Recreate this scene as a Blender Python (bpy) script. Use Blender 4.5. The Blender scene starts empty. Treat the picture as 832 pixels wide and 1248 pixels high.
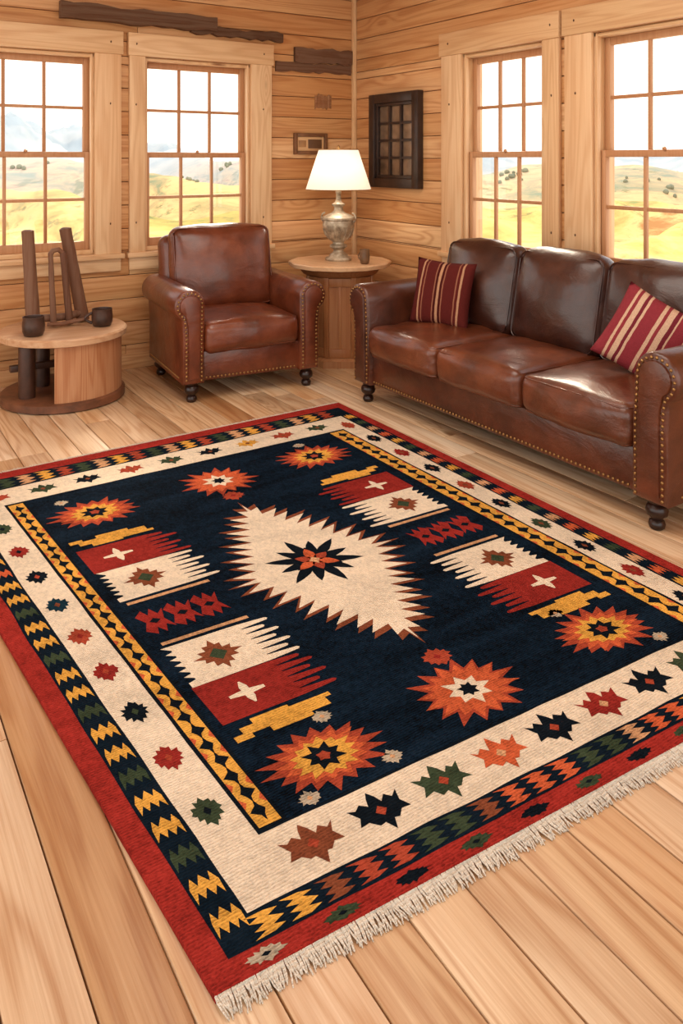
import bpy, bmesh, math, random
from mathutils import Vector, Matrix, noise
random.seed(7)
S=bpy.context.scene
S.view_settings.view_transform='Standard'
S.view_settings.look='None'
S.view_settings.exposure=0.0
COL=S.collection
# ------------------------------------------------------------------ helpers
def hx(h):
    h=h.lstrip('#'); o=[]
    for i in (0,2,4):
        c=int(h[i:i+2],16)/255
        o.append(c/12.92 if c<=.04045 else ((c+.055)/1.055)**2.4)
    return (*o,1)
class Mt:
    def __init__(s,name):
        s.m=bpy.data.materials.new(name); s.m.use_nodes=True
        s.t=s.m.node_tree; s.b=s.t.nodes['Principled BSDF']
    def put(s,sock,v):
        if isinstance(v,bpy.types.NodeSocket): s.t.links.new(v,sock)
        else: sock.default_value=v
    def n(s,typ,ins=None,**pr):
        nd=s.t.nodes.new(typ)
        for k,v in pr.items(): setattr(nd,k,v)
        for k,v in (ins or {}).items(): s.put(nd.inputs[k],v)
        return nd
    def ma(s,op,a,b=0.0,clamp=False):
        nd=s.n('ShaderNodeMath',{0:a,1:b},operation=op); nd.use_clamp=clamp
        return nd.outputs[0]
    def vm(s,op,a,b):
        return s.n('ShaderNodeVectorMath',{0:a,1:b},operation=op).outputs[0]
    def mix(s,f,a,b,blend='MIX'):
        nd=s.t.nodes.new('ShaderNodeMix'); nd.data_type='RGBA'; nd.blend_type=blend
        s.put(nd.inputs[0],f); s.put(nd.inputs[6],a); s.put(nd.inputs[7],b)
        return nd.outputs[2]
    def mr(s,v,a,b,c=0.0,d=1.0):
        nd=s.n('ShaderNodeMapRange',{0:v,1:a,2:b,3:c,4:d}); nd.clamp=True
        return nd.outputs[0]
    def ramp(s,f,stops,interp='LINEAR'):
        nd=s.t.nodes.new('ShaderNodeValToRGB'); cr=nd.color_ramp; cr.interpolation=interp
        while len(cr.elements)<len(stops): cr.elements.new(.5)
        for e,(p,c) in zip(cr.elements,stops): e.position=p; e.color=c
        s.put(nd.inputs[0],f); return nd.outputs[0]
    def noise(s,vec,scale,detail=3.0,rough=.5,dist=0.0):
        return s.n('ShaderNodeTexNoise',{'Vector':vec,'Scale':scale,'Detail':detail,'Roughness':rough,'Distortion':dist}).outputs[0]
    def obj(s): return s.n('ShaderNodeTexCoord').outputs['Object']
    def bump(s,h,strength,dist=.01):
        s.put(s.b.inputs['Normal'],s.n('ShaderNodeBump',{'Height':h,'Strength':strength,'Distance':dist}).outputs[0])
    def fin(s,col,rough=.5,spec=.5,metal=0.0):
        s.put(s.b.inputs['Base Color'],col); s.put(s.b.inputs['Roughness'],rough)
        s.put(s.b.inputs['Specular IOR Level'],spec); s.put(s.b.inputs['Metallic'],metal)
        return s.m
def wood(name,stops,axis='X',rough=.5,knots=.4,grain=.45,spec=.35,bump=.15,kcol='#7a4a26',ks=1.0,dk='#c4946a',tint='#e6b88c'):
    m=Mt(name); co=m.obj()
    isl=m.n('ShaderNodeNewGeometry').outputs['Random Per Island']
    off=m.n('ShaderNodeCombineXYZ',{0:m.ma('MULTIPLY',isl,37.),1:m.ma('MULTIPLY',isl,91.),2:m.ma('MULTIPLY',isl,53.)}).outputs[0]
    c=m.vm('ADD',co,off)
    def sc(p,l):
        v=[p,p,p]; v['XYZ'.index(axis)]=l; return tuple(v)
    # knots
    vo=m.n('ShaderNodeTexVoronoi',{'Vector':m.vm('MULTIPLY',c,sc(4.2*ks,1.3*ks)),'Scale':1.0})
    d=vo.outputs['Distance']; cr=m.n('ShaderNodeSeparateColor',{0:vo.outputs['Color']}).outputs[0]
    keep=m.ma('LESS_THAN',cr,knots)
    near=m.ma('MULTIPLY',m.mr(d,.0,.42,1,0),keep)
    core=m.ma('MULTIPLY',m.mr(d,.03,.10,1,0),keep)
    n1=m.noise(m.vm('MULTIPLY',c,sc(5.,.35)),1.0,2.5,.5,.3)
    ph=m.ma('ADD',m.ma('MULTIPLY',n1,80.),m.ma('MULTIPLY',m.ma('MULTIPLY',near,near),26.))
    ring=m.ma('MULTIPLY',m.ma('ADD',m.ma('SINE',ph),1.),.5)
    ring=m.ma('MULTIPLY',ring,ring)
    fib=m.noise(m.vm('MULTIPLY',c,sc(150.,3.)),1.0,4.,.65)
    big=m.noise(m.vm('MULTIPLY',c,sc(2.,.5)),1.0,2.,.5)
    base=m.ramp(isl,stops)
    dark=m.mix(1.0,base,hx(dk),'MULTIPLY')
    g=m.ma('ADD',m.ma('MULTIPLY',ring,.5),m.ma('MULTIPLY',m.mr(fib,.3,.7),.5))
    g=m.ma('MULTIPLY',g,grain)
    col=m.mix(g,base,dark)
    col=m.mix(m.mr(big,.35,.75,0,.35),col,m.mix(1.0,base,hx(tint),'MULTIPLY'))
    col=m.mix(m.ma('MULTIPLY',core,.85),col,hx(kcol))
    m.bump(m.ma('SUBTRACT',m.ma('MULTIPLY',fib,.6),m.ma('MULTIPLY',ring,.3)),bump,.004)
    return m.fin(col,m.mr(fib,.3,.7,rough-.06,rough+.1),spec)
def simple(name,h,rough=.5,metal=0.,var=.2,scale=8.,bump=.1,spec=.5,h2=None):
    m=Mt(name); co=m.obj(); nz=m.noise(co,scale,4.,.6)
    c=hx(h); c2=hx(h2) if h2 else tuple(x*(1-var*1.6) for x in c[:3])+(1,)
    col=m.mix(m.mr(nz,.35,.7),c,c2)
    m.bump(m.noise(co,scale*12,3.),bump,.003)
    return m.fin(col,rough,spec,metal)
def rbox(bm,c,h,r,k=1,n=1,puff=(0,0,0),mi=0,xf=None):
    r=min(r,min(h)*.998)
    ax=[]
    for H in h:
        l=[-H+r*i/k for i in range(k+1)]
        inn=[(-H+r)+2*(H-r)*i/n for i in range(1,n)]
        ax.append(l+inn+[-x for x in reversed(l)])
    N=[len(a)-1 for a in ax]; vs={}
    def gv(i):
        if i in vs: return vs[i]
        p=Vector([ax[a][i[a]] for a in range(3)])
        q=Vector([max(-(h[a]-r),min(h[a]-r,p[a])) for a in range(3)])
        d=p-q
        if d.length>1e-9: p=q+d.normalized()*r
        t=[p[a]/h[a] for a in range(3)]
        for a in range(3):
            if puff[a]:
                b,e=(a+1)%3,(a+2)%3
                p[a]+=t[a]*puff[a]*(1-t[b]**2)*(1-t[e]**2)
        p=p+Vector(c)
        if xf is not None: p=xf@p
        vs[i]=bm.verts.new(p); return vs[i]
    for a in range(3):
        b,e=(a+1)%3,(a+2)%3
        for side in (0,N[a]):
            for i in range(N[b]):
                for j in range(N[e]):
                    def K(u,v):
                        x=[0,0,0]; x[a]=side; x[b]=u; x[e]=v; return tuple(x)
                    q=[gv(K(i,j)),gv(K(i+1,j)),gv(K(i+1,j+1)),gv(K(i,j+1))]
                    if side==0: q.reverse()
                    f=bm.faces.new(q); f.material_index=mi; f.smooth=True
def wrinkle(bm,amp,sc,seed):
    bm.normal_update()
    o=Vector((seed*7.3,seed*3.1,seed*1.7))
    mv=[(v,v.normal*(amp*noise.fractal(v.co*sc+o,1.0,2.0,3))) for v in bm.verts]
    for v,d in mv: v.co+=d
def bx(bm,x0,x1,y0,y1,z0,z1,r=.003,mi=0,xf=None):
    x0,x1=sorted((x0,x1)); y0,y1=sorted((y0,y1)); z0,z1=sorted((z0,z1))
    rbox(bm,((x0+x1)/2,(y0+y1)/2,(z0+z1)/2),((x1-x0)/2,(y1-y0)/2,(z1-z0)/2),r,1,1,mi=mi,xf=xf)
def lathe(bm,prof,c=(0,0,0),seg=32,mi=0,xf=None,cap=True):
    rings=[]
    for r,z in prof:
        ring=[]
        for i in range(seg):
            a=2*math.pi*i/seg
            p=Vector((c[0]+r*math.cos(a),c[1]+r*math.sin(a),c[2]+z))
            if xf is not None: p=xf@p
            ring.append(bm.verts.new(p))
        rings.append(ring)
    for A,B in zip(rings,rings[1:]):
        for i in range(seg):
            f=bm.faces.new((A[i],A[(i+1)%seg],B[(i+1)%seg],B[i])); f.material_index=mi; f.smooth=True
    if cap:
        for R_,rev in ((rings[0],True),(rings[-1],False)):
            f=bm.faces.new(list(reversed(R_)) if rev else R_); f.material_index=mi
def tube(bm,pts,rad,seg=8,mi=0,closed=False,xf=None):
    n=len(pts); rings=[]; pts=[Vector(p) for p in pts]
    up=Vector((0,0,1))
    for i,p in enumerate(pts):
        if closed: t=pts[(i+1)%n]-pts[i-1]
        else: t=pts[min(i+1,n-1)]-pts[max(i-1,0)]
        t.normalize()
        u=up if abs(t.z)<.95 else Vector((1,0,0))
        s=t.cross(u).normalized(); w=s.cross(t)
        r=rad[i] if isinstance(rad,(list,tuple)) else rad
        ring=[]
        for j in range(seg):
            a=2*math.pi*j/seg
            q=p+(s*math.cos(a)+w*math.sin(a))*r
            if xf is not None: q=xf@q
            ring.append(bm.verts.new(q))
        rings.append(ring)
    m=n if closed else n-1
    for i in range(m):
        A=rings[i]; B=rings[(i+1)%n]
        for j in range(seg):
            f=bm.faces.new((A[j],A[(j+1)%seg],B[(j+1)%seg],B[j])); f.material_index=mi; f.smooth=True
    if not closed:
        for R_ in (rings[0],rings[-1]):
            f=bm.faces.new(R_); f.material_index=mi
def dome(bm,c,r,mi=0,sc=(1,1,1),sub=1):
    res=bmesh.ops.create_icosphere(bm,subdivisions=sub,radius=r)
    for v in res['verts']:
        v.co=Vector((v.co.x*sc[0],v.co.y*sc[1],v.co.z*sc[2]))+Vector(c)
    for f in set(f for v in res['verts'] for f in v.link_faces): f.material_index=mi; f.smooth=True
def make(name,bm,mats,parent=None,recalc=True,sharp=40):
    if recalc: bmesh.ops.recalc_face_normals(bm,faces=bm.faces)
    me=bpy.data.meshes.new(name); bm.to_mesh(me); bm.free()
    for m in mats: me.materials.append(m)
    if sharp: me.set_sharp_from_angle(angle=math.radians(sharp))
    o=bpy.data.objects.new(name,me); COL.objects.link(o)
    if parent: o.parent=parent
    return o
def empty(name,loc=(0,0,0),rz=0):
    e=bpy.data.objects.new(name,None); e.location=loc; e.rotation_euler=(0,0,rz); e.empty_display_size=.1
    COL.objects.link(e); return e
NB=bmesh.new
# ------------------------------------------------------------------ materials
wallst=[(0,hx('#cc9a64')),(.2,hx('#e0b585')),(.4,hx('#cf9f6b')),(.6,hx('#e8c394')),(.8,hx('#d6a874')),(1,hx('#c5915b'))]
W_X=wood('pine_wall_x',wallst,'X',.45,.5,.7,dk='#b88655',kcol='#6e4222')
W_Y=wood('pine_wall_y',wallst,'Y',.45,.5,.7,dk='#b88655',kcol='#6e4222')
trimst=[(0,hx('#e0bf92')),(.5,hx('#eacba2')),(1,hx('#dab587'))]
T_X=wood('pine_trim_x',trimst,'X',.45,.3,.5)
T_Y=wood('pine_trim_y',trimst,'Y',.45,.3,.5)
T_Z=wood('pine_trim_z',trimst,'Z',.45,.3,.5)
sashst=[(0,hx('#b98a62')),(1,hx('#c89b73'))]
SA=wood('pine_sash',sashst,'Z',.45,.1,.35)
FL=wood('floor_boards',[(0,hx('#dcc09a')),(.2,hx('#ead5b6')),(.4,hx('#d5b48a')),(.6,hx('#ecd9bd')),(.78,hx('#d6b58b')),(.92,hx('#e3c8a3')),(.97,hx('#bd9569')),(1,hx('#b0855a'))],'X',.40,.42,.8,.38,.25,'#76502f',.8,'#ba8f66','#ecc59c')
DARKW=wood('aged_wood',[(0,hx('#6b5140')),(.5,hx('#7d6350')),(1,hx('#5a4434'))],'Y',.75,.5,.8,.2,.5,'#2e1d12')
BR=simple('brass_nail','#a87e4c',.3,.8,.2,30,.05)
FOOTM=simple('foot_dark_wood','#2c150d',.3,0,.3,20,.05)
HOLE=simple('peg_dark','#5b3a20',.7,0,.2,20)
GAP=simple('wall_backing','#4d311b',.8,0,.2,5)
def leather(name,a,b,c):
    m=Mt(name); co=m.obj()
    n1=m.noise(co,3.2,4.,.6,.4); n2=m.noise(co,14.,4.,.65)
    v=m.n('ShaderNodeTexVoronoi',{'Vector':co,'Scale':170.}).outputs['Distance']
    wr=m.noise(m.vm('MULTIPLY',co,(1,1,1.6)),6.,4.,.55,1.2)
    f=m.ma('ADD',m.ma('MULTIPLY',n1,.7),m.ma('MULTIPLY',n2,.3))
    col=m.ramp(f,[(.3,hx(c)),(.5,hx(a)),(.68,hx(b))])
    m.bump(m.ma('ADD',m.ma('MULTIPLY',v,.08),m.ma('MULTIPLY',wr,.9)),.38,.014)
    m.put(m.b.inputs['Coat Weight'],.35); m.put(m.b.inputs['Coat Roughness'],.22)
    return m.fin(col,m.mr(n2,.3,.7,.28,.4),.55)
LEA=leather('leather_sofa','#4f2514','#6a351e','#2e150c')
LEA2=leather('leather_sofa_seat','#63311b','#7f4426','#3f1e10')
LEAD=leather('leather_sofa_dark','#391a10','#4f2918','#230f0a')
CH=leather('leather_chair','#672f18','#824325','#3f1c0f')
# ------------------------------------------------------------------ floor
FX1,FY0=7.4,-6.2
bm=NB(); bw=.142; y=0.0
while y>FY0:
    x=-random.uniform(0,2.2)
    while x<FX1:
        L=random.uniform(1.8,3.4)
        bx(bm,max(x,-.02)+.001,min(x+L,FX1)-.001,y-bw+.002,y-.002,-.03,0,.0028)
        x+=L
        if x>FX1-.4: break
    y-=bw
bx(bm,-.02,FX1,FY0,0,-.06,-.031,.001,1)
make('floor',bm,[FL,GAP])
# ------------------------------------------------------------------ walls
ZC=3.02; BH=.168; Z0,Z1=.85,2.245
WL=[(-3.12,-2.20),(-1.86,-.985)]
WR=[(1.37,2.15),(2.51,3.42)]
def wall(name,mp,lo,hi,ops,mats):
    bm=NB()
    def spans(z0,z1):
        segs=[(lo,hi)]
        for a,b in ops:
            if z1>Z0 and z0<Z1:
                ns=[]
                for s,e in segs:
                    if b<=s or a>=e: ns.append((s,e)); continue
                    if a>s: ns.append((s,a))
                    if b<e: ns.append((b,e))
                segs=ns
        return segs
    z=0; i=0
    while z<ZC-.001:
        z2=min(z+BH,ZC)
        cuts=sorted(set([z,z2]+[q for q in (Z0,Z1) if z<q<z2]))
        for za,zb in zip(cuts,cuts[1:]):
            for s,e in spans(za+.001,zb-.001):
                br=[s]
                if e-s>3 : br.append(s+random.uniform(1.4,e-s-1.2))
                br.append(e)
                for p,q in zip(br,br[1:]):
                    a=mp(p+.001,-.025,za+.002); b=mp(q-.001,0,zb-.002)
                    bx(bm,a[0],b[0],a[1],b[1],a[2],b[2],.006)
        z=z2
    for za,zb in ((0,Z0),(Z0,Z1),(Z1,ZC)):
        for s,e in spans(za+.001,zb-.001):
            a=mp(s,-.16,za); b=mp(e,-.012,zb); bx(bm,a[0],b[0],a[1],b[1],a[2],b[2],.0005,1)
    return make(name,bm,mats)
mpL=lambda a,d,z:(d,a,z)
mpR=lambda a,d,z:(a,-d,z)
wall('wall_left',mpL,FY0,.0,WL,[W_Y,GAP])
wall('wall_right',mpR,0,FX1,WR,[W_X,GAP])
bm=NB()
y=0
while y>FY0:
    bx(bm,0,FX1,y-.2,y-.002,ZC,ZC+.03,.004); y-=.2
make('ceiling',bm,[W_X])
bm=NB(); bx(bm,0,.035,-.035,0,0,ZC,.006); make('trim_1',bm,[T_Z])
bm=NB(); bx(bm,.0,.018,FY0,-.036,0.0,.11,.004); make('baseboard_left',bm,[W_Y])
bm=NB(); bx(bm,.036,FX1,-.018,0,0.0,.11,.004); make('baseboard_right',bm,[W_X])
# ------------------------------------------------------------------ windows
gm=Mt('window_glass'); t=gm.t
tr=gm.n('ShaderNodeBsdfTransparent'); gl=gm.n('ShaderNodeBsdfGlossy',{'Roughness':.02})
mx=gm.n('ShaderNodeMixShader',{0:.05,1:tr.outputs[0],2:gl.outputs[0]})
t.links.new(mx.outputs[0],t.nodes['Material Output'].inputs[0]); GLASS=gm.m
def window(i,mp,a0,a1,cl,cr,TH):
    e=empty('window_%d'%i)
    bm=NB()
    def B(a,b,d0,d1,z0,z1,r=.004,mi=0):
        p=mp(a,d0,z0); q=mp(b,d1,z1); bx(bm,p[0],q[0],p[1],q[1],p[2],q[2],r,mi)
    B(a0-cl,a0+.012,.001,.032,Z0-.02,Z1+.012)
    B(a1-.012,a1+cr,.001,.032,Z0-.02,Z1+.012)
    B(a0-cl-.012,a1+cr+.012,.001,.045,Z1+.006,Z1+.17,.006,1)
    B(a0-cl-.02,a1+cr+.02,.001,.055,Z0-.05,Z0-.012,.008,1)
    B(a0-cl,a1+cr,.001,.024,Z0-.14,Z0-.051,.004,1)
    B(a0,a0+.022,-.17,.0,Z0,Z1); B(a1-.022,a1,-.17,.0,Z0,Z1)
    B(a0,a1,-.17,.0,Z1-.022,Z1,.004,1); B(a0,a1,-.17,.0,Z0-.012,Z0+.02,.004,1)
    B(a0+.02,a0+.034,-.03,.004,Z0,Z1,.003); B(a1-.034,a1-.02,-.03,.004,Z0,Z1,.003)
    for zz in (1.05,1.9,Z1+.09):
        for aa in (a0-cl*.55,a1+cr*.55):
            p=mp(aa,.033 if zz<Z1 else .046,zz); dome(bm,p,.009,2,(.6,.6,1))
    make('casing',bm,[T_Z,TH,HOLE],e)
    bm=NB(); A0,A1=a0+.022,a1-.022; zm=(Z0+Z1)/2-.01
    def sash(z0,z1,d0,d1,rt,rb):
        st=.042
        B(A0,A0+st,d0,d1,z0,z1); B(A1-st,A1,d0,d1,z0,z1)
        B(A0+st,A1-st,d0,d1,z1-rt,z1); B(A0+st,A1-st,d0,d1,z0,z0+rb)
        g0,g1=A0+st,A1-st; h0,h1=z0+rb,z1-rt
        for k in (1,2):
            c=g0+(g1-g0)*k/3; B(c-.011,c+.011,d0+.008,d1-.006,h0,h1,.003)
        c=(h0+h1)/2; B(g0,g1,d0+.01,d1-.008,c-.011,c+.011,.003)
    sash(zm-.02,Z1-.022,-.11,-.075,.045,.04)
    sash(Z0+.02,zm+.02,-.07,-.035,.04,.06)
    p=mp((A0+A1)/2,-.03,zm+.024); dome(bm,p,.014)
    make('sash',bm,[SA],e)
    bm=NB()
    for d,z0,z1 in ((-.093,zm,Z1-.05),(-.053,Z0+.05,zm)):
        vs=[bm.verts.new(mp(*q)) for q in ((A0+.02,d,z0),(A1-.02,d,z0),(A1-.02,d,z1),(A0+.02,d,z1))]
        bm.faces.new(vs)
    make('glass',bm,[GLASS],e)
window(1,mpL,*WL[0],.13,.175,T_Y)
window(2,mpL,*WL[1],.105,.17,T_Y)
window(3,mpR,*WR[0],.20,.125,T_X)
window(4,mpR,*WR[1],.19,.2,T_X)
# ------------------------------------------------------------------ aged timbers on wall
def rough_slab(name,segs,mat):
    bm=NB()
    for (y0,y1,z0,z1,th) in segs:
        n=14
        top=[];bot=[]
        for i in range(n+1):
            y=y0+(y1-y0)*i/n
            top.append((y,z1+random.uniform(-.012,.012))); bot.append((y,z0+random.uniform(-.012,.012)))
        loop=top+bot[::-1]
        A=[bm.verts.new((.001,y,z)) for y,z in loop]
        B=[bm.verts.new((th+random.uniform(-.004,.004),y,z)) for y,z in loop]
        m=n+1
        for i in range(n):
            bm.faces.new((B[i],B[i+1],B[2*m-2-i],B[2*m-1-i]))
        for i in range(len(loop)):
            j=(i+1)%len(loop); bm.faces.new((A[i],A[j],B[j],B[i]))
    return make(name,bm,[mat],None,True,25)
rough_slab('weathered_beam',[(-2.45,-1.30,2.475,2.58,.07),(-1.5,-.72,2.45,2.51,.05)],DARKW)
rough_slab('weathered_board',[(-.77,-.05,2.22,2.30,.02),(-.6,-.04,2.30,2.42,.028)],DARKW)
rough_slab('driftwood_piece',[(-.40,-.24,1.93,2.04,.010)],wood('pale_driftwood',[(0,hx('#9a7250')),(1,hx('#a87e5a'))],'Y',.7,.5,.8))
e=empty('wall_plaque'); bm=NB()
for a in ((-.605,-.575,1.545,1.72),(-.318,-.288,1.545,1.72),(-.575,-.318,1.69,1.72),(-.575,-.318,1.545,1.575)):
    bx(bm,.001,.03,a[0],a[1],a[2],a[3],.004)
make('frame',bm,[simple('plaque_frame','#7c5232',.5,0,.3,20)],e)
bm=NB(); bx(bm,.001,.012,-.575,-.318,1.575,1.69,.001); bx(bm,.012,.017,-.47,-.34,1.595,1.67,.002,1); bx(bm,.012,.017,-.56,-.49,1.605,1.66,.002,2)
make('panel',bm,[T_Y,simple('plaque_dark','#6b4a30',.5),simple('plaque_mid','#b08358',.5)],e)
e=empty('wall_mirror_frame'); bm=NB()
X0,X1_,Y0,Y1=.29,.93,1.28,2.03
def fr(x0,x1,z0,z1,d,r=.006,mi=0): bx(bm,x0,x1,-d,-.001,z0,z1,r,mi)
fr(X0,X0+.075,Y0,Y1,.06);fr(X1_-.075,X1_,Y0,Y1,.06);fr(X0+.07,X1_-.07,Y1-.075,Y1,.058);fr(X0+.07,X1_-.07,Y0,Y0+.075,.058)
fr(X0+.07,X0+.1,Y0+.07,Y1-.07,.04);fr(X1_-.1,X1_-.07,Y0+.07,Y1-.07,.04);fr(X0+.1,X1_-.1,Y1-.1,Y1-.07,.04);fr(X0+.1,X1_-.1,Y0+.07,Y0+.1,.04)
for k in (1,2):
    c=X0+.1+(X1_-X0-.2)*k/3; fr(c-.012,c+.012,Y0+.1,Y1-.1,.034,.004)
for k in (1,2,3):
    c=Y0+.1+(Y1-Y0-.2)*k/4; fr(X0+.1,X1_-.1,c-.01,c+.01,.03,.004)
make('frame',bm,[simple('ebony_frame','#382720',.35,0,.35,15)],e)
bm=NB(); fr(X0+.05,X1_-.05,Y0+.05,Y1-.05,.012,.001)
make('panes',bm,[simple('smoked_panes','#8a6f58',.15,0,.4,6,.0)],e)
# ------------------------------------------------------------------ rug
def solveH(src,dst):
    A=[];b=[]
    for (x,y),(X,Y) in zip(src,dst):
        A.append([x,y,1,0,0,0,-X*x,-X*y]); b.append(X)
        A.append([0,0,0,x,y,1,-Y*x,-Y*y]); b.append(Y)
    n=8
    for i in range(n):
        p=max(range(i,n),key=lambda r:abs(A[r][i])); A[i],A[p]=A[p],A[i]; b[i],b[p]=b[p],b[i]
        for r in range(n):
            if r!=i:
                f=A[r][i]/A[i][i]
                for c in range(i,n): A[r][c]-=f*A[i][c]
                b[r]-=f*b[i]
    return [b[i]/A[i][i] for i in range(n)]
RN,RL,RF,RR=(4.329,-3.226),(1.589,-3.452),(1.534,-1.158),(4.462,-1.192)
H=solveH([(0,0),(0,1),(1,1),(1,0)],[RN,RL,RF,RR])
def uv2w(u,v):
    w=H[6]*u+H[7]*v+1
    return ((H[0]*u+H[1]*v+H[2])/w,(H[3]*u+H[4]*v+H[5])/w)
def rugmat(name,h,var=.22):
    m=Mt('rug_'+name); co=m.obj()
    n1=m.noise(m.vm('MULTIPLY',co,(9.,2.5,1.)),1.,4.,.6,.5)
    n2=m.noise(m.vm('MULTIPLY',co,(300.,120.,1.)),1.,3.,.65); n3=m.noise(co,55.,4.,.65)
    sp=m.n('ShaderNodeSeparateXYZ',{0:co}).outputs[0]
    rib=m.ma('SINE',m.ma('ADD',m.ma('MULTIPLY',sp,800.),m.ma('MULTIPLY',n3,7.)))
    c=hx(h); lo=tuple(x*(1-var*1.8) for x in c[:3])+(1,); hi=tuple(min(1,x*(1+var*1.3)+.003) for x in c[:3])+(1,)
    f=m.ma('ADD',m.ma('ADD',m.ma('MULTIPLY',n1,.30),m.ma('MULTIPLY',rib,.03)),m.ma('ADD',m.ma('MULTIPLY',n2,.40),m.ma('MULTIPLY',n3,.30)))
    col=m.ramp(f,[(.40,lo),(.5,c),(.60,hi)])
    m.bump(m.ma('ADD',m.ma('ADD',n2,m.ma('MULTIPLY',rib,.35)),m.ma('MULTIPLY',n3,1.2)),.8,.006)
    return m.fin(col,.95,.05)
RC={'navy':'#0b1a26','red':'#922b24','cream':'#ebd9be','orange':'#cb5f39','yellow':'#e0a548','green':'#3a4732','dark':'#0c151d','brown':'#84482f','tan':'#cf9d72','field':'#081826','grey':'#b5a68f','border':'#a02f27','rust':'#a5452f','teal':'#12303c'}
RK=list(RC); RM=[rugmat(k,RC[k],.7 if k=='field' else (.14 if k=='cream' else .25)) for k in RK]
rb=NB(); RT=.012
def P(pts,layer,c):
    vs=[]
    for (u,v) in pts:
        x,y=uv2w(u,v); vs.append(rb.verts.new((x,y,RT+layer*.0004)))
    f=rb.faces.new(vs); f.material_index=RK.index(c)
    f.normal_update()
    if f.normal.z<0: f.normal_flip()
def R4(u0,u1,v0,v1,l,c): P([(u0,v0),(u1,v0),(u1,v1),(u0,v1)],l,c)
cs=[(0,0),(1,0),(1,1),(0,1)]
tp=[rb.verts.new((*uv2w(*c),RT)) for c in cs]; bt=[rb.verts.new((*uv2w(*c),.001)) for c in cs]
ki=RK.index('border')
for q in ([tp[0],tp[1],tp[2],tp[3]],[bt[3],bt[2],bt[1],bt[0]]): rb.faces.new(q).material_index=ki
for i in range(4):
    j=(i+1)%4; rb.faces.new((tp[j],tp[i],bt[i],bt[j])).material_index=ki
u1,u2,u3,u4=.0274,.0664,.125,.163
U1,U2,U3,U4=.978,.948,.902,.855
v1,v2,v3=.0216,.0488,.112
V1,V2,V3=.975,.932,.872
def band(u0,u1_,v0,v1_,l,c,amp=.0012,n=40):
    pts=[]
    for (a,b) in (((u0,v0),(u1_,v0)),((u1_,v0),(u1_,v1_)),((u1_,v1_),(u0,v1_)),((u0,v1_),(u0,v0))):
        for i in range(n):
            t=i/n; u=a[0]+(b[0]-a[0])*t; v=a[1]+(b[1]-a[1])*t
            w=amp*noise.noise(Vector((u*14,v*18,l*3.3)))*(0 if i==0 else 1)*1.6
            if a[0]==b[0]: u+=w
            else: v+=w*.8
            pts.append((u,v))
    P(pts,l,c)
band(u1,U1,v1,V1,1,'navy')
band(u2,U2,v2,V2,2,'cream')
band(u3,U3,v3,V3,3,'dark')
band(u4,U4,v3+.003,V3-.003,4,'field')
for (a,b) in ((u3+.005,u4-.005),(U4+.005,U3-.005)):
    R4(a,b,v3+.006,V3-.006,4,'yellow')
    c=(a+b)/2; hw=(b-a)*.34; n=30
    for i in range(n):
        v=v3+.012+(V3-v3-.024)*(i+.5)/n; d=(V3-v3)/n*.56; sk=hw*.25*(1 if i%2 else -1)
        P([(c-hw+sk,v),(c-hw*.25,v+d*.45),(c,v+d),(c+hw*.25,v+d*.45),(c+hw+sk,v),(c+hw*.25,v-d*.45),(c,v-d),(c-hw*.25,v-d*.45)],5,'dark')
    for i in range(n):
        v=v3+.012+(V3-v3-.024)*(i)/n; d=.007
        if i%3: P([(a,v-d),(a+.006,v),(a,v+d)],5,'orange'); P([(b,v-d),(b-.006,v),(b,v+d)],5,'orange')
def jag(pts,amp=.0015):
    return [(u+random.uniform(-amp,amp),v+random.uniform(-amp,amp)*.75) for u,v in pts]
def motif(cu,cv,a,b,c1,c2,l=3,rot=0):
    sh=[(0,1),(.2,.68),(.46,.74),(.5,.42),(.82,.45),(.76,.16),(1,0),(.76,-.16),(.82,-.45),(.5,-.42),(.46,-.74),(.2,-.68),(0,-1)]
    sh=sh+[(-x,y) for x,y in reversed(sh[1:-1])]
    if rot: sh=[(y,x) for x,y in sh]
    P(jag([(cu+x*a,cv+y*b) for x,y in sh],.0013),l,c1)
    P([(cu+x*a*.26,cv+y*b*.3) for x,y in ((0,1),(1,0),(0,-1),(-1,0))],l+1,c2)
def bowtie(cu,cv,a,b,c1,c2,l=3):
    sh=[(-1,.6),(-.72,.40),(-.5,.62),(-.28,.36),(-.16,.7),(0,1),(.16,.7),(.28,.36),(.5,.62),(.72,.40),(1,.6),(.78,.1),(1,-.35),(.62,-.28),(.4,-.55),(.2,-.5),(0,-1),(-.2,-.5),(-.4,-.55),(-.62,-.28),(-1,-.35),(-.78,.1)]
    P(jag([(cu+x*a,cv+y*b) for x,y in sh],.0012),l,c1)
    P([(cu+x*a*.22,cv+y*b*.25) for x,y in ((0,1),(1,0),(0,-1),(-1,0))],l+1,c2)
cl=['green','red','dark','red','rust','teal','dark','red','green','dark']
for i in range(10):
    v=.159+i*.0795
    motif(.0945,v,.0185,.0195,cl[i],['dark','rust','green','rust','red','brown','rust','dark','dark','rust'][i],rot=0)
    c=['dark','red','dark','green','dark','rust','dark','red','dark','rust'][i]
    motif(.926,v+.01,.0165,.021,c,'brown')
cb=['brown','dark','green','orange','dark','red','dark','green','dark','red']
for i in range(9):
    u=.168+i*.0885
    bowtie(u,.0805,.034,.024,cb[i],'rust' if cb[i] in('dark','green','brown') else 'tan')
ct=['rust','green','dark','rust','green','dark','yellow','rust','green']
for i in range(9):
    bowtie(.12+i*.092,.902,.027,.018,ct[i],'brown')
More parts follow.
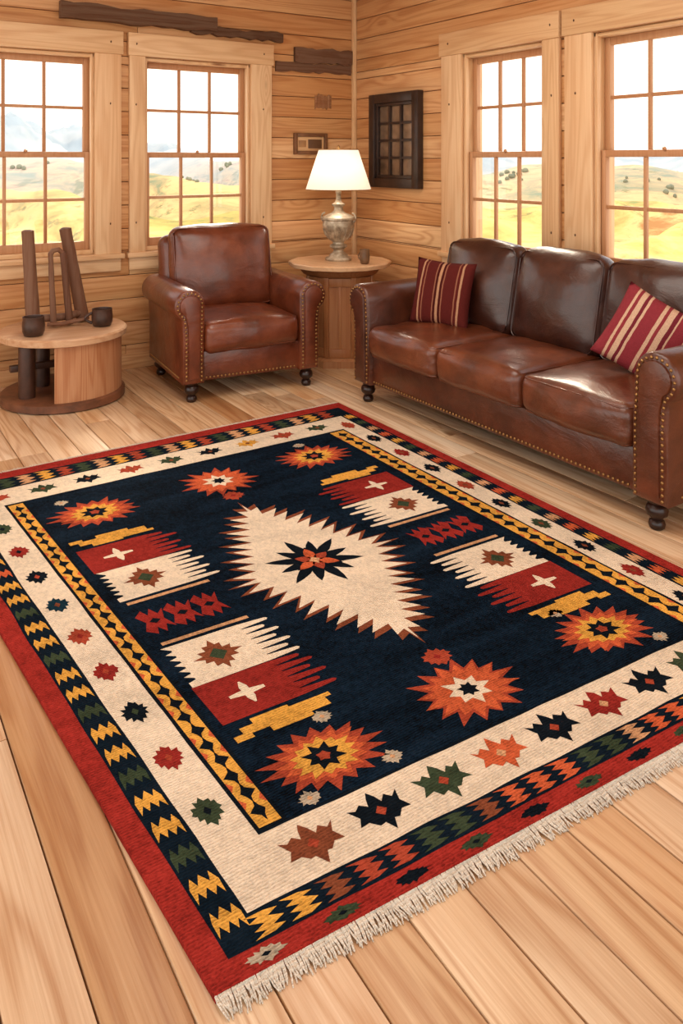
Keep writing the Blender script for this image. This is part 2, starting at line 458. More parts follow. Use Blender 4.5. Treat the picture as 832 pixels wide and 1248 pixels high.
def crown(u0,u1,v,h,c,l=2,flip=1):
    w=u1-u0
    pts=[(0,-.5),(.18,-.1),(.33,-.42),(.5,-.05),(.67,-.42),(.82,-.1),(1,-.5),(1,.1),(.86,.5),(.72,.15),(.5,.55),(.28,.15),(.14,.5),(0,.1)]
    P(jag([(u0+x*w,v+y*h*flip) for x,y in pts],.0008),l,c)
n=25
for i in range(n):
    v=v1+.03+(V1-v1-.05)*i/n
    c=['yellow','yellow','green','yellow','yellow','green'][i%6]
    if i>16: c=['yellow','tan','orange'][i%3]
    crown(u1+.004,u2-.004,v,.026,c)
    crown(U2+.004,U1-.004,v,.026,['yellow','orange','tan','green'][i%4])
n=22
for i in range(n):
    u=u2+.01+(U2-u2)*i/n
    c=['yellow','yellow','brown','rust','rust','green','green','brown','orange','orange','orange','green','green','tan','orange','orange'][i%16]
    def cr2(vlo,vhi,c):
        h=vhi-vlo; w=.036
        pts=[(-.5,0),(-.1,.18),(-.42,.33),(-.05,.5),(-.42,.67),(-.1,.82),(-.5,1),(.1,1),(.5,.86),(.15,.72),(.55,.5),(.15,.28),(.5,.14),(.1,0)]
        P(jag([(u+x*w,vlo+y*h) for x,y in pts],.0008),2,c)
    cr2(v1+.003,v2-.003,c); cr2(V2+.004,V1-.004,['yellow','rust','green','tan'][i%4])
for i in range(11):
    u=.06+i*.085
    motif(u,.0115,.022,.0065,['grey','green','dark','green','dark','green','dark','green','green','dark','green'][i],'dark',1)
def medal(cu,cv,hu,hv,n,tu,tv,l,c):
    q=[]
    for i in range(n):
        t=i/n; t2=(i+.5)/n; k=1 if i%2==0 else .72
        q.append((hu*t+(k*tu*min(1,t*4)),hv*(1-t)+tv*min(1,(1-t)*3)))
        q.append((hu*t2-.002,hv*(1-t2)-.004))
    q.append((hu+tu*.9,0))
    Q2=[(a,-b) for a,b in q[::-1]][1:]
    half=q+Q2
    other=[(-a,b) for a,b in half[::-1]][1:-1]
    P([(cu+a,cv+b) for a,b in half+other],l,c)
MC=(.505,.478)
medal(*MC,.130,.207,11,.044,.013,5,'brown')
medal(*MC,.120,.196,11,.037,.011,6,'cream')
def burst(cu,cv,ru,rv,n,inner,l,c,ph=0,wob=.12):
    pts=[]
    for i in range(2*n):
        a=math.pi*i/n+ph; k=(1 if i%2==0 else inner)*(1+random.uniform(-wob,wob)*(i%2==0))
        pts.append((cu+ru*k*math.cos(a),cv+rv*k*math.sin(a)))
    P(pts,l,c)
def leaf(cu,cv,ang,L,w,l,c):
    dx,dy=math.cos(ang),math.sin(ang); s=[]
    for t,k in ((0,.25),(.3,.9),(.55,1),(.8,.6),(1,0),(.8,-.6),(.55,-1),(.3,-.9),(0,-.25)):
        s.append((cu+(dx*L*t-dy*w*k),cv+(dy*L*t+dx*w*k)*.78))
    P(s,l,c)
CM=(MC[0],MC[1]+.008)
for k in range(12):
    a=2*math.pi*k/12+.12
    leaf(CM[0],CM[1],a,.070+.014*(k%2),.0100,7,'dark')
burst(CM[0],CM[1],.042,.034,9,.85,8,'dark')
for k in range(6):
    leaf(CM[0],CM[1],2*math.pi*k/6+.4,.042 if k%2 else .034,.0095,9,'orange' if k%2 else 'rust')
burst(CM[0],CM[1],.011,.010,4,.6,10,'tan')
for vv,s in ((.722,1),(.232,-1)):
    motif(MC[0]+.008*s,vv,.024,.017,'rust','red',5)
for (cu,cv,ru,rv,k) in ((.26,.778,.085,.046,0),(.252,.164,.082,.044,0),(.755,.79,.085,.046,0),(.745,.174,.085,.044,0),(.522,.783,.078,.050,1),(.484,.170,.080,.050,1)):
    if k==0:
        burst(cu,cv,ru,rv,18,.70,5,'rust',0,.12); burst(cu,cv,ru*.78,rv*.78,16,.72,6,'orange',.2); burst(cu,cv,ru*.56,rv*.6,14,.74,7,'yellow')
        burst(cu,cv,ru*.33,rv*.4,8,.62,8,'dark',.3); burst(cu,cv,ru*.12,rv*.16,5,.7,9,'rust')
    else:
        burst(cu,cv,ru,rv,16,.70,5,'rust',.1,.14); burst(cu,cv,ru*.88,rv*.88,16,.68,6,'orange',.1); burst(cu,cv,ru*.44,rv*.48,8,.6,7,'cream'); burst(cu,cv,ru*.19,rv*.24,7,.6,8,'dark')
for (cu,cv) in ((.22,.835),(.29,.213),(.20,.125),(.72,.227),(.80,.130),(.76,.845),(.32,.130)):
    motif(cu,cv,.015,.010,'grey','tan',5)
def comb(u0,u1,va,vb,n,tl,l,c,mir,back=0):
    f=(lambda u:u) if not mir else (lambda u:1.01-u)
    pts=[]
    pts.append((f(u0),va))
    for i in range(n):
        a=va+(vb-va)*i/n; d=(vb-va)/n; k=tl*(1 if i%2==0 else .7)*random.uniform(.9,1.08)
        pts+=[(f(u1-tl),a+d*.05),(f(u1-tl+k*.93),a+d*.28),(f(u1-tl+k),a+d*.5),(f(u1-tl+k*.93),a+d*.72),(f(u1-tl),a+d*.95)]
    pts.append((f(u0),vb))
    if back:
        for i in range(n-1,0,-1):
            a=va+(vb-va)*i/n; d=(vb-va)/n
            pts+=[(f(u0+back),a+d*.25),(f(u0+back),a),(f(u0),a-d*.2)]
    P(pts,l,c)
for mir in (0,1):
    f=(lambda u:u) if not mir else (lambda u:1.01-u)
    for up in (1,0):
        g=(lambda v:v) if not up else (lambda v:.925-v)
        a,b=sorted((g(.252),g(.322))); comb(.176,.352,a,b,6,.055,5,'red',mir)
        a2,b2=sorted((g(.322),g(.404))); comb(.178,.352,a2,b2,7,.052,5,'cream',mir,.012)
        cu,cv=f(.235),(a+b)/2
        for (x,y) in ((.026,.0045),(.006,.019)):
            P([(cu-x,cv-y*.5),(cu-x*.2,cv-y),(cu+x*.2,cv-y),(cu+x,cv-y*.5),(cu+x,cv+y*.5),(cu+x*.2,cv+y),(cu-x*.2,cv+y),(cu-x,cv+y*.5)],6 if x>.01 else 7,'cream')
        cu,cv=f(.243),(a2+b2)/2
        sh=[(0,1),(.14,.62),(.36,.66),(.34,.34),(.66,.36),(.60,.12),(1,0)]
        sh=sh+[(x,-y) for x,y in sh[::-1][1:]]; sh=sh+[(-x,y) for x,y in sh[::-1][1:-1]]
        P(jag([(cu+x*.038,cv+y*.030) for x,y in sh],.001),6,'brown'); P([(cu+x*.014,cv+y*.012) for x,y in ((0,1),(1,0),(0,-1),(-1,0))],7,'green')
        vy=g(.2335); s=1 if not up else -1
        pts=[(.176,-.012),(.20,-.012),(.20,-.006),(.225,-.006),(.225,-.014),(.285,-.014),(.285,-.008),(.315,-.008),(.315,.004),(.325,.004),(.325,.01),(.265,.01),(.265,.014),(.21,.014),(.21,.006),(.19,.006),(.19,-.003),(.176,-.003)]
        P([(f(u),vy+v*s) for u,v in pts],5,'yellow')
        vt=g(.4125); R4(*sorted((f(.185),f(.325))),vt-.003,vt+.003,5,'tan')
    for k in range(3):
        c0=.205+k*.045
        pts=[(0,.6),(.3,1),(.42,.5),(.6,1),(.75,.45),(1,.8),(.82,0),(1,-.8),(.75,-.45),(.6,-1),(.42,-.5),(.3,-1),(0,-.6),(.2,0)]
        P([(f(c0-.025+x*.046),.462+y*.028) for x,y in pts],5,'red')
        P([(f(c0-.025+x*.046),.462+y*.5*.02) for x,y in ((.3,0),(.5,.6),(.7,0),(.5,-.6))],6,'dark')
fmi=len(RK)
FR=rugmat('fringe','#eadfcc',.12)
def fringe(v0,dirn,N,Lm):
    for i in range(N):
        u=(i+random.uniform(-.3,.3))/N
        u=min(max(u,0),1)
        a=Vector((*uv2w(u,v0),0)); o=(Vector((*uv2w(u,v0+dirn*.02),0))-a).normalized(); s=Vector((-o.y,o.x,0))
        L=Lm*random.uniform(.75,1.12); b=random.uniform(-.3,.3)
        pts=[]
        for k in range(5):
            t=k/4
            p=a+o*(L*t-.002)+s*(b*L*t*t+random.uniform(-.0010,.0010))
            pts.append((p.x,p.y,.0095*(1-t)**.7+.0022))
        tube(rb,pts,[.0022,.0021,.0019,.0018,.0013],5,fmi)
fringe(0,-1,600,.040); fringe(1,1,330,.045)
make('area_rug',rb,RM+[FR],None,False,0)
# ------------------------------------------------------------------ upholstered seating
def welt(bm,c,h,r,z,xf,mi,rad=.0055):
    hxx,hyy=h[0]-r*.29,h[1]-r*.29; cr=r*.8; pts=[]
    for sx,sy,a0 in ((1,1,0),(-1,1,90),(-1,-1,180),(1,-1,270)):
        for k in range(5):
            a=math.radians(a0+k*22.5)
            pts.append((c[0]+sx*(hxx-cr)+cr*math.cos(a),c[1]+sy*(hyy-cr)+cr*math.sin(a),c[2]+z))
    tube(bm,pts,rad,6,mi,True,xf)
def seating(name,loc,rz,W,D,ns,mats,AH=.72,BHt=.95,SH=.47,aw=.22):
    e=empty(name,loc,rz); lea,seat,dark=mats
    k_=aw/.22
    zb=.12; Wi=W/2-aw; R=.105*(k_*.5+.5); cx=aw-R; cz=AH-R; bwd=aw-.055
    def prof(q):
        pts=[(q,zb+q),(q,cz-.2),(cx-R+q+.002,cz)]
        for a in range(165,-61,-15):
            pts.append((cx+(R-q)*math.cos(math.radians(a)),cz+(R-q)*math.sin(math.radians(a))))
        pts+=[(bwd+.005-q,cz-.12),(bwd-q,cz-.2),(bwd-q,zb+q)]
        return pts
    for side,nm in ((-1,'arm_left'),(1,'arm_right')):
        bm=NB()
        def ext(rows):
            rings=[[bm.verts.new((side*(Wi+w),y,z)) for w,z in prof(q)] for y,q in rows]
            for A,B in zip(rings,rings[1:]):
                for i in range(len(A)):
                    j=(i+1)%len(A); f=bm.faces.new((A[i],A[j],B[j],B[i])); f.smooth=True
            bm.faces.new(rings[0]); bm.faces.new(rings[-1])
        ext([(0,.014),(.004,.006),(.014,0),(D*.3,0),(D*.6,0),(D-.08,0),(D-.06,.02)])
        ext([(-.012,.040),(-.010,.034),(-.002,.031),(.02,.031)])
        make(nm,bm,[lea],e,True,50)
        bm=NB(); pr=prof(.02)[0:-1]+[(bwd-.02,zb+.02)]
        pts=[]; carry=0
        for (a,b),(c,d) in zip(pr,pr[1:]):
            L=math.hypot(c-a,d-b); t=carry
            while t<L: pts.append((a+(c-a)*t/L,b+(d-b)*t/L)); t+=.025
            carry=t-L
        for w,z in pts: dome(bm,(side*(Wi+w),-.001,z),.0085,0,(1,.7,1))
        make('nailheads_'+nm,bm,[BR],e,False,0)
    bm=NB()
    rbox(bm,(0,D/2+.0,.215),(Wi+.03,D/2-.06,.095),.02,2,2,mi=0)
    bx(bm,-Wi-.002,Wi+.002,.03,.07,.125,.31,.012)
    make('base',bm,[lea],e)
    bm=NB()
    x=-Wi+.02
    while x<Wi-.01: dome(bm,(x,.027,.145),.008,0,(1,.7,1)); x+=.025
    y=.1
    while y<D-.1:
        for s in (-1,1): dome(bm,(s*(Wi+bwd+.001),y,.145),.0075,0,(.7,1,1))
        y+=.026
    make('nailheads_base',bm,[BR],e,False,0)
    sw=Wi/ns
    for i in range(ns):
        bm=NB(); c=(-Wi+sw*(2*i+1),(D-.30)/2+.0,(SH+.295)/2+.005); h=(sw-.003,(D-.30)/2+.014,(SH-.295)/2)
        rbox(bm,c,h,.05,4,14,(0,.018,.038)); wrinkle(bm,.008,6.,i+ns)
        for z in (h[2]-.05*.29,-(h[2]-.05*.29)): welt(bm,c,h,.05,z,None,0)
        make('seat_cushion_%d'%(i+1),bm,[seat],e,False,60)
    bm=NB(); X=Matrix.Translation((0,D-.19,.2))@Matrix.Rotation(math.radians(-7),4,'X')
    hb=(BHt-.05-.2)/2 if ns==1 else (BHt-.06-.2)/2
    rbox(bm,(0,0,hb),(Wi+(.08 if ns==1 else .14),.085,hb),.08,5,4,(0,.01,.0),xf=X)
    make('back_frame',bm,[dark],e,False,60)
    for i in range(ns):
        bm=NB(); zc=SH-.02
        X=Matrix.Translation((-Wi+sw*(2*i+1),D-.32,zc))@Matrix.Rotation(math.radians(-11),4,'X')
        hh=(BHt-SH+.03)/2; h=(sw-.003+(.045 if ns==1 else 0),.085,hh)
        rbox(bm,(0,0,hh),h,.075,5,14,(.012 if ns>1 else 0,.07,.03 if ns>1 else .02),xf=X); wrinkle(bm,.008,6.,i+ns+9)
        pts=[]; hxx,hzz=h[0]-.018,h[2]-.018
        for sx,sy,a0 in ((1,1,0),(-1,1,90),(-1,-1,180),(1,-1,270)):
            for k in range(5):
                a=math.radians(a0+k*22.5); pts.append((sx*(hxx-.045)+.045*math.cos(a),-.068,hh+sy*(hzz-.045)+.045*math.sin(a)))
        tube(bm,pts,.0055,6,0,True,X)
        make('back_cushion_%d'%(i+1),bm,[lea if ns==1 else dark],e,False,60)
    bm=NB()
    for s in (-1,1):
        for y in (.055,D-.13):
            lathe(bm,[(.022,0),(.03,.006),(.034,.02),(.03,.034),(.022,.04),(.024,.046),(.042,.06),(.046,.078),(.04,.096),(.03,.104),(.036,.112),(.036,.124)],(s*(Wi+bwd/2),y,0),20)
    make('feet',bm,[FOOTM],e,True,50)
    return e
seating('leather_sofa',(2.60,-1.02,0),0,2.32,.93,3,(LEA,LEA2,LEAD),.73,.975,.475)
seating('leather_armchair',(1.08,-1.505,0),math.radians(84.6),1.03,.90,1,(CH,CH,CH),.70,1.03,.48,.19)
# ------------------------------------------------------------------ pillows
def pillow(name,loc,rot,s,stops,axis):
    bm=NB(); n=18; g={}
    for side in (1,-1):
        for i in range(n+1):
            for j in range(n+1):
                x=-1+2*i/n; y=-1+2*j/n
                edge=(i in(0,n) or j in(0,n))
                if edge and side==-1: continue
                px=x*(1-.07*(1-y*y)); py=y*(1-.07*(1-x*x))
                th=((1-x**2)*(1-y**2))**.42*.30
                wr=.012*math.sin(7*x+3*y)*(1-x*x)*(1-y*y)
                g[(i,j,side)]=bm.verts.new((px*s,side*(th+wr)*s*(1 if not edge else 0),py*s))
    G=lambda i,j,sd:g.get((i,j,sd)) or g[(i,j,1)]
    for sd in (1,-1):
        for i in range(n):
            for j in range(n):
                q=[G(i,j,sd),G(i+1,j,sd),G(i+1,j+1,sd),G(i,j+1,sd)]
                f=bm.faces.new(q); f.smooth=True
    m=Mt(name+'_fabric'); co=m.obj(); sp=m.n('ShaderNodeSeparateXYZ',{0:co}).outputs[axis]
    nz=m.noise(co,18.,3.)
    v=m.ma('ADD',m.mr(sp,-s,s),m.ma('MULTIPLY',m.ma('SUBTRACT',nz,.5),.02))
    c=m.ramp(v,stops,'CONSTANT'); fn=m.noise(co,300.,2.)
    c=m.mix(m.mr(fn,.35,.65,0,.35),c,m.mix(1.,c,hx('#9a8070'),'MULTIPLY'))
    m.bump(fn,.5,.003)
    o=make(name,bm,[m.fin(c,.9,.1)],None,True,0)
    o.location=loc; o.rotation_euler=rot; return o
r1,r2,r3,cr,tn=hx('#5a211d'),hx('#6c302a'),hx('#471815'),hx('#b88a6a'),hx('#96604a')
pillow('throw_pillow',(1.90,-.64,.685),(math.radians(-14),math.radians(2),math.radians(20)),.205,
 [(0,r1),(.16,cr),(.19,r1),(.23,tn),(.25,r1),(.42,tn),(.44,r3),(.48,cr),(.52,r3),(.56,tn),(.58,r1),(.76,tn),(.78,r1),(.82,cr),(.85,r1)],0)
r4,r5,cc=hx('#8c343c'),hx('#742832'),hx('#d0ae92')
pillow('throw_pillow.001',(3.345,-.64,.685),(math.radians(-16),math.radians(27),math.radians(24)),.188,
 [(0,r4),(.14,cc),(.17,r4),(.21,cc),(.27,r5),(.31,cc),(.34,r4),(.50,cc),(.54,r4),(.58,cc),(.65,r5),(.70,cc),(.72,r4),(.86,cc),(.89,r4)],0)
# ------------------------------------------------------------------ end table + lamp
TX,TY=.60,-.54
ET=wood('end_table_wood',[(0,hx('#ab764b')),(1,hx('#bc875b'))],'Z',.4,.2,.5)
ETT=wood('end_table_top',[(0,hx('#d6b088')),(1,hx('#dfbd96'))],'X',.3,.2,.4)
e=empty('end_table',(TX,TY,0),math.radians(12))
def octp(r,z,seg=8): return [(r*math.cos(2*math.pi*(i+.5)/seg),r*math.sin(2*math.pi*(i+.5)/seg),z) for i in range(seg)]
def prism(bm,levels,seg=8,mi=0):
    rings=[[bm.verts.new(p) for p in octp(r,z,seg)] for r,z in levels]
    for A,B in zip(rings,rings[1:]):
        for i in range(seg): bm.faces.new((A[i],A[(i+1)%seg],B[(i+1)%seg],B[i])).material_index=mi
    bm.faces.new(rings[0][::-1]).material_index=mi; bm.faces.new(rings[-1]).material_index=mi
bm=NB(); prism(bm,[(.375,.705),(.385,.709),(.388,.735),(.38,.743)],12); make('top',bm,[ETT],e)
bm=NB()
prism(bm,[(.31,0),(.31,.05),(.295,.065),(.255,.066),(.255,.64),(.29,.66),(.33,.704)])
for i in range(8):
    a=2*math.pi*(i+.5)/8; a2=2*math.pi*(i+1)/8
    xf=Matrix.Rotation(a,4,'Z'); bx(bm,.238,.266,-.02,.02,.066,.645,.004,0,xf)
    xf=Matrix.Rotation(a2,4,'Z'); d=.255*math.cos(math.pi/8)
    bx(bm,d-.005,d+.012,-.08,.08,.58,.64,.003,0,xf); bx(bm,d-.005,d+.012,-.08,.08,.066,.13,.003,0,xf)
    bx(bm,d-.005,d+.008,-.012,.012,.13,.58,.003,0,xf)
make('pedestal',bm,[ET],e)
e=empty('table_lamp',(TX-.02,TY,.744))
bm=NB()
lathe(bm,[(.03,0),(.098,.0),(.102,.012),(.095,.022),(.074,.03),(.068,.045),(.044,.06),(.038,.075),(.05,.09),(.066,.1),(.066,.114),(.044,.124),(.042,.135),(.066,.155),(.094,.19),(.116,.235),(.122,.27),(.116,.30),(.126,.308),(.126,.322),(.108,.334),(.078,.348),(.05,.36),(.036,.375),(.033,.40),(.048,.412),(.05,.424),(.028,.436),(.019,.46),(.018,.5),(.022,.505),(.022,.54),(.012,.55)],(0,0,0),40)
for i in range(14):
    a=2*math.pi*i/14
    tube(bm,[(.068*math.cos(a),.068*math.sin(a),.155),(.099*math.cos(a),.099*math.sin(a),.195),(.119*math.cos(a),.119*math.sin(a),.24)],[.004,.008,.003],6)
for s in (0,math.pi):
    pts=[]
    for k in range(9):
        t=math.radians(-70+k*20); rr=.112+.028*math.cos(t); z=.32+.035*math.sin(t)
        pts.append((rr*math.cos(s+.6),rr*math.sin(s+.6),z))
    tube(bm,pts,.007,8)
m=Mt('lamp_pewter'); co=m.obj(); nz=m.noise(co,16.,5.,.65)
col=m.ramp(nz,[(.3,hx('#6c5a46')),(.5,hx('#a5947c')),(.7,hx('#d2c4ac'))]); m.bump(nz,.5,.01)
make('base',bm,[m.fin(col,.35,.5,.3)],e,True,50)
bm=NB()
lathe(bm,[(.245,.532),(.247,.537),(.150,.832),(.148,.835)],(0,0,0),56,cap=False)
m=Mt('lamp_shade_linen'); t=m.t
df=m.n('ShaderNodeBsdfDiffuse',{'Color':hx('#efe9de')}); tl=m.n('ShaderNodeBsdfTranslucent',{'Color':hx('#f5ebdc')})
mx=m.n('ShaderNodeMixShader',{0:.35,1:df.outputs[0],2:tl.outputs[0]}); t.links.new(mx.outputs[0],t.nodes['Material Output'].inputs[0])
make('shade',bm,[m.m],e,True,0)
bm=NB(); tube(bm,[(.245*math.cos(a*math.pi/24),.245*math.sin(a*math.pi/24),.534) for a in range(48)],.004,6,0,True)
tube(bm,[(.149*math.cos(a*math.pi/24),.149*math.sin(a*math.pi/24),.834) for a in range(48)],.004,6,0,True)
for k in range(3):
    a=k*2.094; tube(bm,[(0,0,.825),(.148*math.cos(a),.148*math.sin(a),.832)],.002,5)
lathe(bm,[(.004,.53),(.004,.83),(.012,.838),(.014,.85),(.006,.865),(.002,.87)],(0,0,0),12)
make('shade_frame',bm,[simple('lamp_brass','#b08a58',.35,.7)],e)
l=bpy.data.lights.new('lamp_bulb','POINT'); l.energy=5; l.color=(1,.90,.78); l.shadow_soft_size=.05
lo=bpy.data.objects.new('bulb',l); lo.location=(0,0,.66); lo.parent=e; COL.objects.link(lo)
def mug(name,loc,r,h,mat,rz,handle=True):
    e=empty(name,loc,rz); bm=NB()
    lathe(bm,[(r*.7,0),(r*.85,.004),(r*1.0,h*.25),(r*1.03,h*.55),(r*.96,h*.9),(r*1.0,h),(r*.93,h),(r*.9,h*.88),(r*.94,h*.5),(r*.8,h*.12),(r*.1,h*.09)],(0,0,0),28)
    if handle:
        tube(bm,[(r*.95+.75*r*math.sin(math.pi*k/8)*.9,0,h*(.8-.6*k/8)) for k in range(9)],r*.14,8)
    make('body',bm,[mat],e,True,60); return e
MUG=simple('stoneware_brown','#4a3228',.35,0,.4,14,.15)
mug('small_pitcher',(.87,-.50,.744),.036,.105,simple('pitcher_brown','#7c5a3c',.4,0,.4,14),math.radians(200))
# ------------------------------------------------------------------ round drum side table
CX,CY=.45,-2.53; RT_=.385
DT=wood('drum_top_wood',[(0,hx('#d2b290')),(1,hx('#dabc9c'))],'Y',.35,.3,.6)
DP=wood('drum_panel_wood',[(0,hx('#b5855f')),(1,hx('#c2936d'))],'Z',.4,.3,.8,kcol='#5a3420')
DK=simple('drum_dark_wood','#4a2c1e',.45,0,.35,12,.15)
e=empty('drum_side_table',(CX,CY,0))
bm=NB(); lathe(bm,[(RT_-.015,.392),(RT_,.398),(RT_+.003,.43),(RT_-.006,.440),(RT_-.03,.442),(.05,.442)],(0,0,0),64); make('top',bm,[DT],e,True,35)
bm=NB(); lathe(bm,[(RT_-.03,0.0),(RT_-.01,.008),(RT_-.01,.05),(RT_-.025,.06),(.05,.06)],(0,0,0),64); make('base',bm,[simple('drum_base_wood','#7d4e34',.45,0,.35,9,.15)],e,True,35)
bm=NB()
a0,a1=math.radians(-22),math.radians(105); n=30; ro,ri=RT_-.03,RT_-.07
rows=[]
for i in range(n+1):
    a=a0+(a1-a0)*i/n; c,s=math.cos(a),math.sin(a)
    rows.append([bm.verts.new((r*c,r*s,z)) for r,z in ((ro,.06),(ro,.392),(ri,.392),(ri,.06))])
for A,B in zip(rows,rows[1:]):
    for k in range(4): bm.faces.new((A[k],B[k],B[(k+1)%4],A[(k+1)%4]))
bm.faces.new(rows[0]); bm.faces.new(rows[-1][::-1])
make('curved_panel',bm,[DP],e,True,35)
bm=NB()
for (x,y,r) in ((.10,-.24,.05),(-.12,-.10,.045),(-.24,.06,.04)):
    lathe(bm,[(r*.95,.06),(r,.08),(r,.38),(r*.95,.392)],(x,y,0),20)
bx(bm,-.02,.02,-.32,-.02,.2,.24,.005)
make('legs',bm,[DK],e)
LOG=wood('driftwood_log',[(0,hx('#6b4c3a')),(1,hx('#7f5f4a'))],'Z',.65,.3,.7)
e=empty('wooden_log_sculpture',(CX,CY,.452))
bm=NB()
def log(b,t,r0,r1,n=8):
    pts=[];rr=[]
    for k in range(n+1):
        u=k/n; pts.append((b[0]+(t[0]-b[0])*u+random.uniform(-.002,.002),b[1]+(t[1]-b[1])*u,b[2]+(t[2]-b[2])*u)); rr.append(r0+(r1-r0)*u+random.uniform(-.001,.001))
    pts.append((t[0]*1.0,t[1],t[2]+.008)); rr.append(r1*.6)
    tube(bm,pts,rr,16)
log((-.08,-.165,0),(-.10,-.195,.60),.044,.038)
log((-.10,.150,0),(-.14,.045,.60),.042,.038)
log((-.02,-.055,0),(-.02,-.075,.46),.020,.015)
log((-.02,.045,0),(-.02,.000,.46),.024,.018)
tube(bm,[(-.02,-.075,.45),(-.02,-.06,.475),(-.02,-.025,.48),(-.02,.0,.455)],.016,10)
tube(bm,[(-.08,-.17,.05),(-.05,-.05,.045),(-.06,.06,.045),(-.1,.15,.06)],.024,10)
make('logs',bm,[LOG],e,True,50)
bm=NB(); tube(bm,[(0,-.10,.018),(.02,-.02,.014),(.01,.06,.022),(.03,.12,.03)],[.012,.014,.015,.01],10); make('stick',bm,[LOG],e)
mug('stoneware_mug',(CX+.16,CY-.215,.443),.064,.115,MUG,math.radians(230),False)
mug('stoneware_mug.001',(CX+.10,CY+.215,.443),.064,.11,MUG,math.radians(-100))
# ------------------------------------------------------------------ landscape outside
def lerp(t,pts):
    for (a,b),(c,d) in zip(pts,pts[1:]):
        if t<=c: return b+(d-b)*max(0,(t-a))/(c-a)
    return pts[-1][1]
OX,OY=5.6,-3.8
def terr(r,th):
    lr=math.log(r); deg=math.degrees(th)
    E=lerp(r,[(10,-.24),(25,-.16),(45,-.120),(90,-.090),(180,-.060),(300,-.040),(450,-.010),(700,-.01)])
    nz=noise.fractal(Vector((th*7.5,lr*3.2,2.3)),1.4,2.1,4)
    rid=1-abs(noise.fractal(Vector((th*5+9,lr*1.3,5.)),.9,2.2,5))
    ph=lr*8.5+2.6*math.sin(th*5.1+1)+1.6*math.sin(th*11.7+lr*1.5)
    cre=max(0,math.sin(ph))**1.3
    ca=lerp(r,[(10,0),(30,.010),(60,.030),(160,.042),(320,.040),(480,.0)])
    a=lerp(r,[(10,.0),(35,.010),(70,.020),(160,.020),(300,.018),(700,.012)])
    mt=lerp(r,[(10,0),(280,0),(520,1),(620,1),(700,.3)])*lerp(deg,[(90,.012),(125,.024),(138,.016),(150,.022),(162,.040),(172,.075),(185,.045)])
    return 1.5+r*(E+a*nz+ca*cre+mt*max(0,rid)**2)
bm=NB(); nr,nt=200,360; g=[]
for i in range(nr+1):
    r=10*math.exp(i/nr*math.log(70)); row=[]
    for j in range(nt+1):
        th=math.radians(92+108*j/nt); row.append(bm.verts.new((OX+r*math.cos(th),OY+r*math.sin(th),terr(r,th) if r>14 else -.9)))
    g.append(row)
for i in range(nr):
    for j in range(nt):
        f=bm.faces.new((g[i][j],g[i+1][j],g[i+1][j+1],g[i][j+1])); f.smooth=True
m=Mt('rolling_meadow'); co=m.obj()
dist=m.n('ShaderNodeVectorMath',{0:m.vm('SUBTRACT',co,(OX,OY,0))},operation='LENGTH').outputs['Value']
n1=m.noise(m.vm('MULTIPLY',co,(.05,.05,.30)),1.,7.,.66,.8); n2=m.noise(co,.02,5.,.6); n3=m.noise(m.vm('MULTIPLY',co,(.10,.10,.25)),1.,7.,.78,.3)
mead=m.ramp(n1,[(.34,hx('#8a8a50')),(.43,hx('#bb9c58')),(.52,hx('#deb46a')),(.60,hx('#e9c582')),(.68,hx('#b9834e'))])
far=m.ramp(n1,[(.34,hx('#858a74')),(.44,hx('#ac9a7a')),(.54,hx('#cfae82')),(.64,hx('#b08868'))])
mtn_haze=m.ramp(n2,[(.4,hx('#9ba4a8')),(.6,hx('#bbb9b4'))])
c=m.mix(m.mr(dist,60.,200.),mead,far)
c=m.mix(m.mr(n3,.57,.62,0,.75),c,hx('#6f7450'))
c=m.mix(m.mr(dist,170.,400.),c,mtn_haze)  # distance haze painted into the hill colour as pale blue-grey
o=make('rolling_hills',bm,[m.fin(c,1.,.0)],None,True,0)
bm=NB()
for k in range(60):
    th0=random.uniform(100,190); r0=math.exp(random.uniform(math.log(150),math.log(340)))
    for i in range(random.randint(4,12)):
        th=math.radians(th0+random.gauss(0,1.0)); r=r0+random.gauss(0,4)
        z=terr(r,th); s=random.uniform(.35,.6)*(r/190)
        dome(bm,(OX+r*math.cos(th),OY+r*math.sin(th),z+s*.5),s,0,(random.uniform(.8,1.3),random.uniform(.8,1.3),random.uniform(.8,1.3)),2)
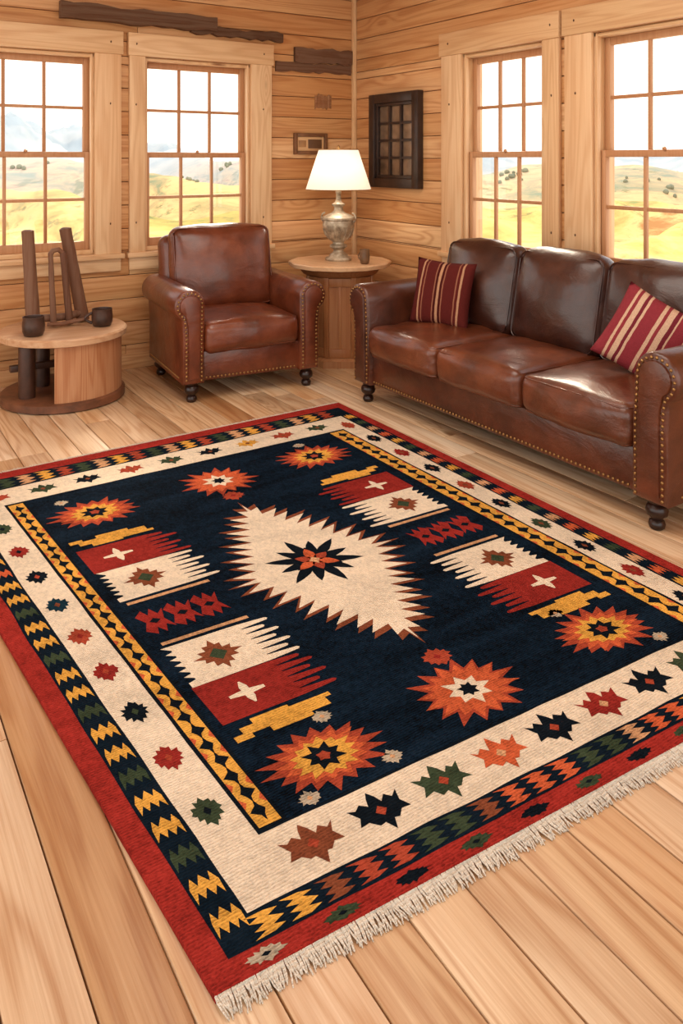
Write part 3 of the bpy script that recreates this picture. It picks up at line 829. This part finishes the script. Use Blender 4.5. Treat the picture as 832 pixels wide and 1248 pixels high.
make('distant_trees',bm,[simple('tree_foliage','#8f9078',1.,0,.2,.2,.0,.0)],None,False,0)
# ------------------------------------------------------------------ light
w=bpy.data.worlds.new('sky'); S.world=w; w.use_nodes=True; nt_=w.node_tree
bg=nt_.nodes['Background']; 
tc=nt_.nodes.new('ShaderNodeTexCoord'); sp=nt_.nodes.new('ShaderNodeSeparateXYZ'); nt_.links.new(tc.outputs['Generated'],sp.inputs[0])
rp=nt_.nodes.new('ShaderNodeValToRGB'); rp.color_ramp.elements[0].position=.0; rp.color_ramp.elements[0].color=(1,.94,.84,1); rp.color_ramp.elements[1].position=.6; rp.color_ramp.elements[1].color=(.9,.94,1,1)
nt_.links.new(sp.outputs[2],rp.inputs[0]); nt_.links.new(rp.outputs[0],bg.inputs[0]); bg.inputs[1].default_value=2.15
sl=bpy.data.lights.new('sun','SUN'); sl.energy=4.2; sl.color=(1,.86,.66); sl.angle=math.radians(14)
so=bpy.data.objects.new('sun',sl); COL.objects.link(so); so.location=(0,0,12)
so.rotation_euler=Vector((.66,-.40,-.56)).to_track_quat('-Z','Y').to_euler()
def area(name,loc,tgt,sx,sy,en,col):
    a=bpy.data.lights.new(name,'AREA'); a.shape='RECTANGLE'; a.size=sx; a.size_y=sy; a.energy=en; a.color=col
    o=bpy.data.objects.new(name,a); COL.objects.link(o); o.location=loc
    o.rotation_euler=(Vector(tgt)-Vector(loc)).to_track_quat('-Z','Y').to_euler()
area('ceiling_fill',(2.9,-2.2,2.97),(2.9,-2.2,0),2.4,2.0,58,(1,.93,.83))  # added area light without a fixture, out of view, soft fill from above
# ------------------------------------------------------------------ camera
cd=bpy.data.cameras.new('camera'); cam=bpy.data.objects.new('camera',cd); COL.objects.link(cam); S.camera=cam
cd.lens=970*36/1248; cd.sensor_width=36; cd.sensor_fit='AUTO'; cd.shift_y=-(624-195)/1248; cd.clip_end=2000; cd.clip_start=.05
cam.location=(5.635,-3.811,1.5)
cam.rotation_euler=Vector((-.8377,.5466,0)).to_track_quat('-Z','Y').to_euler()
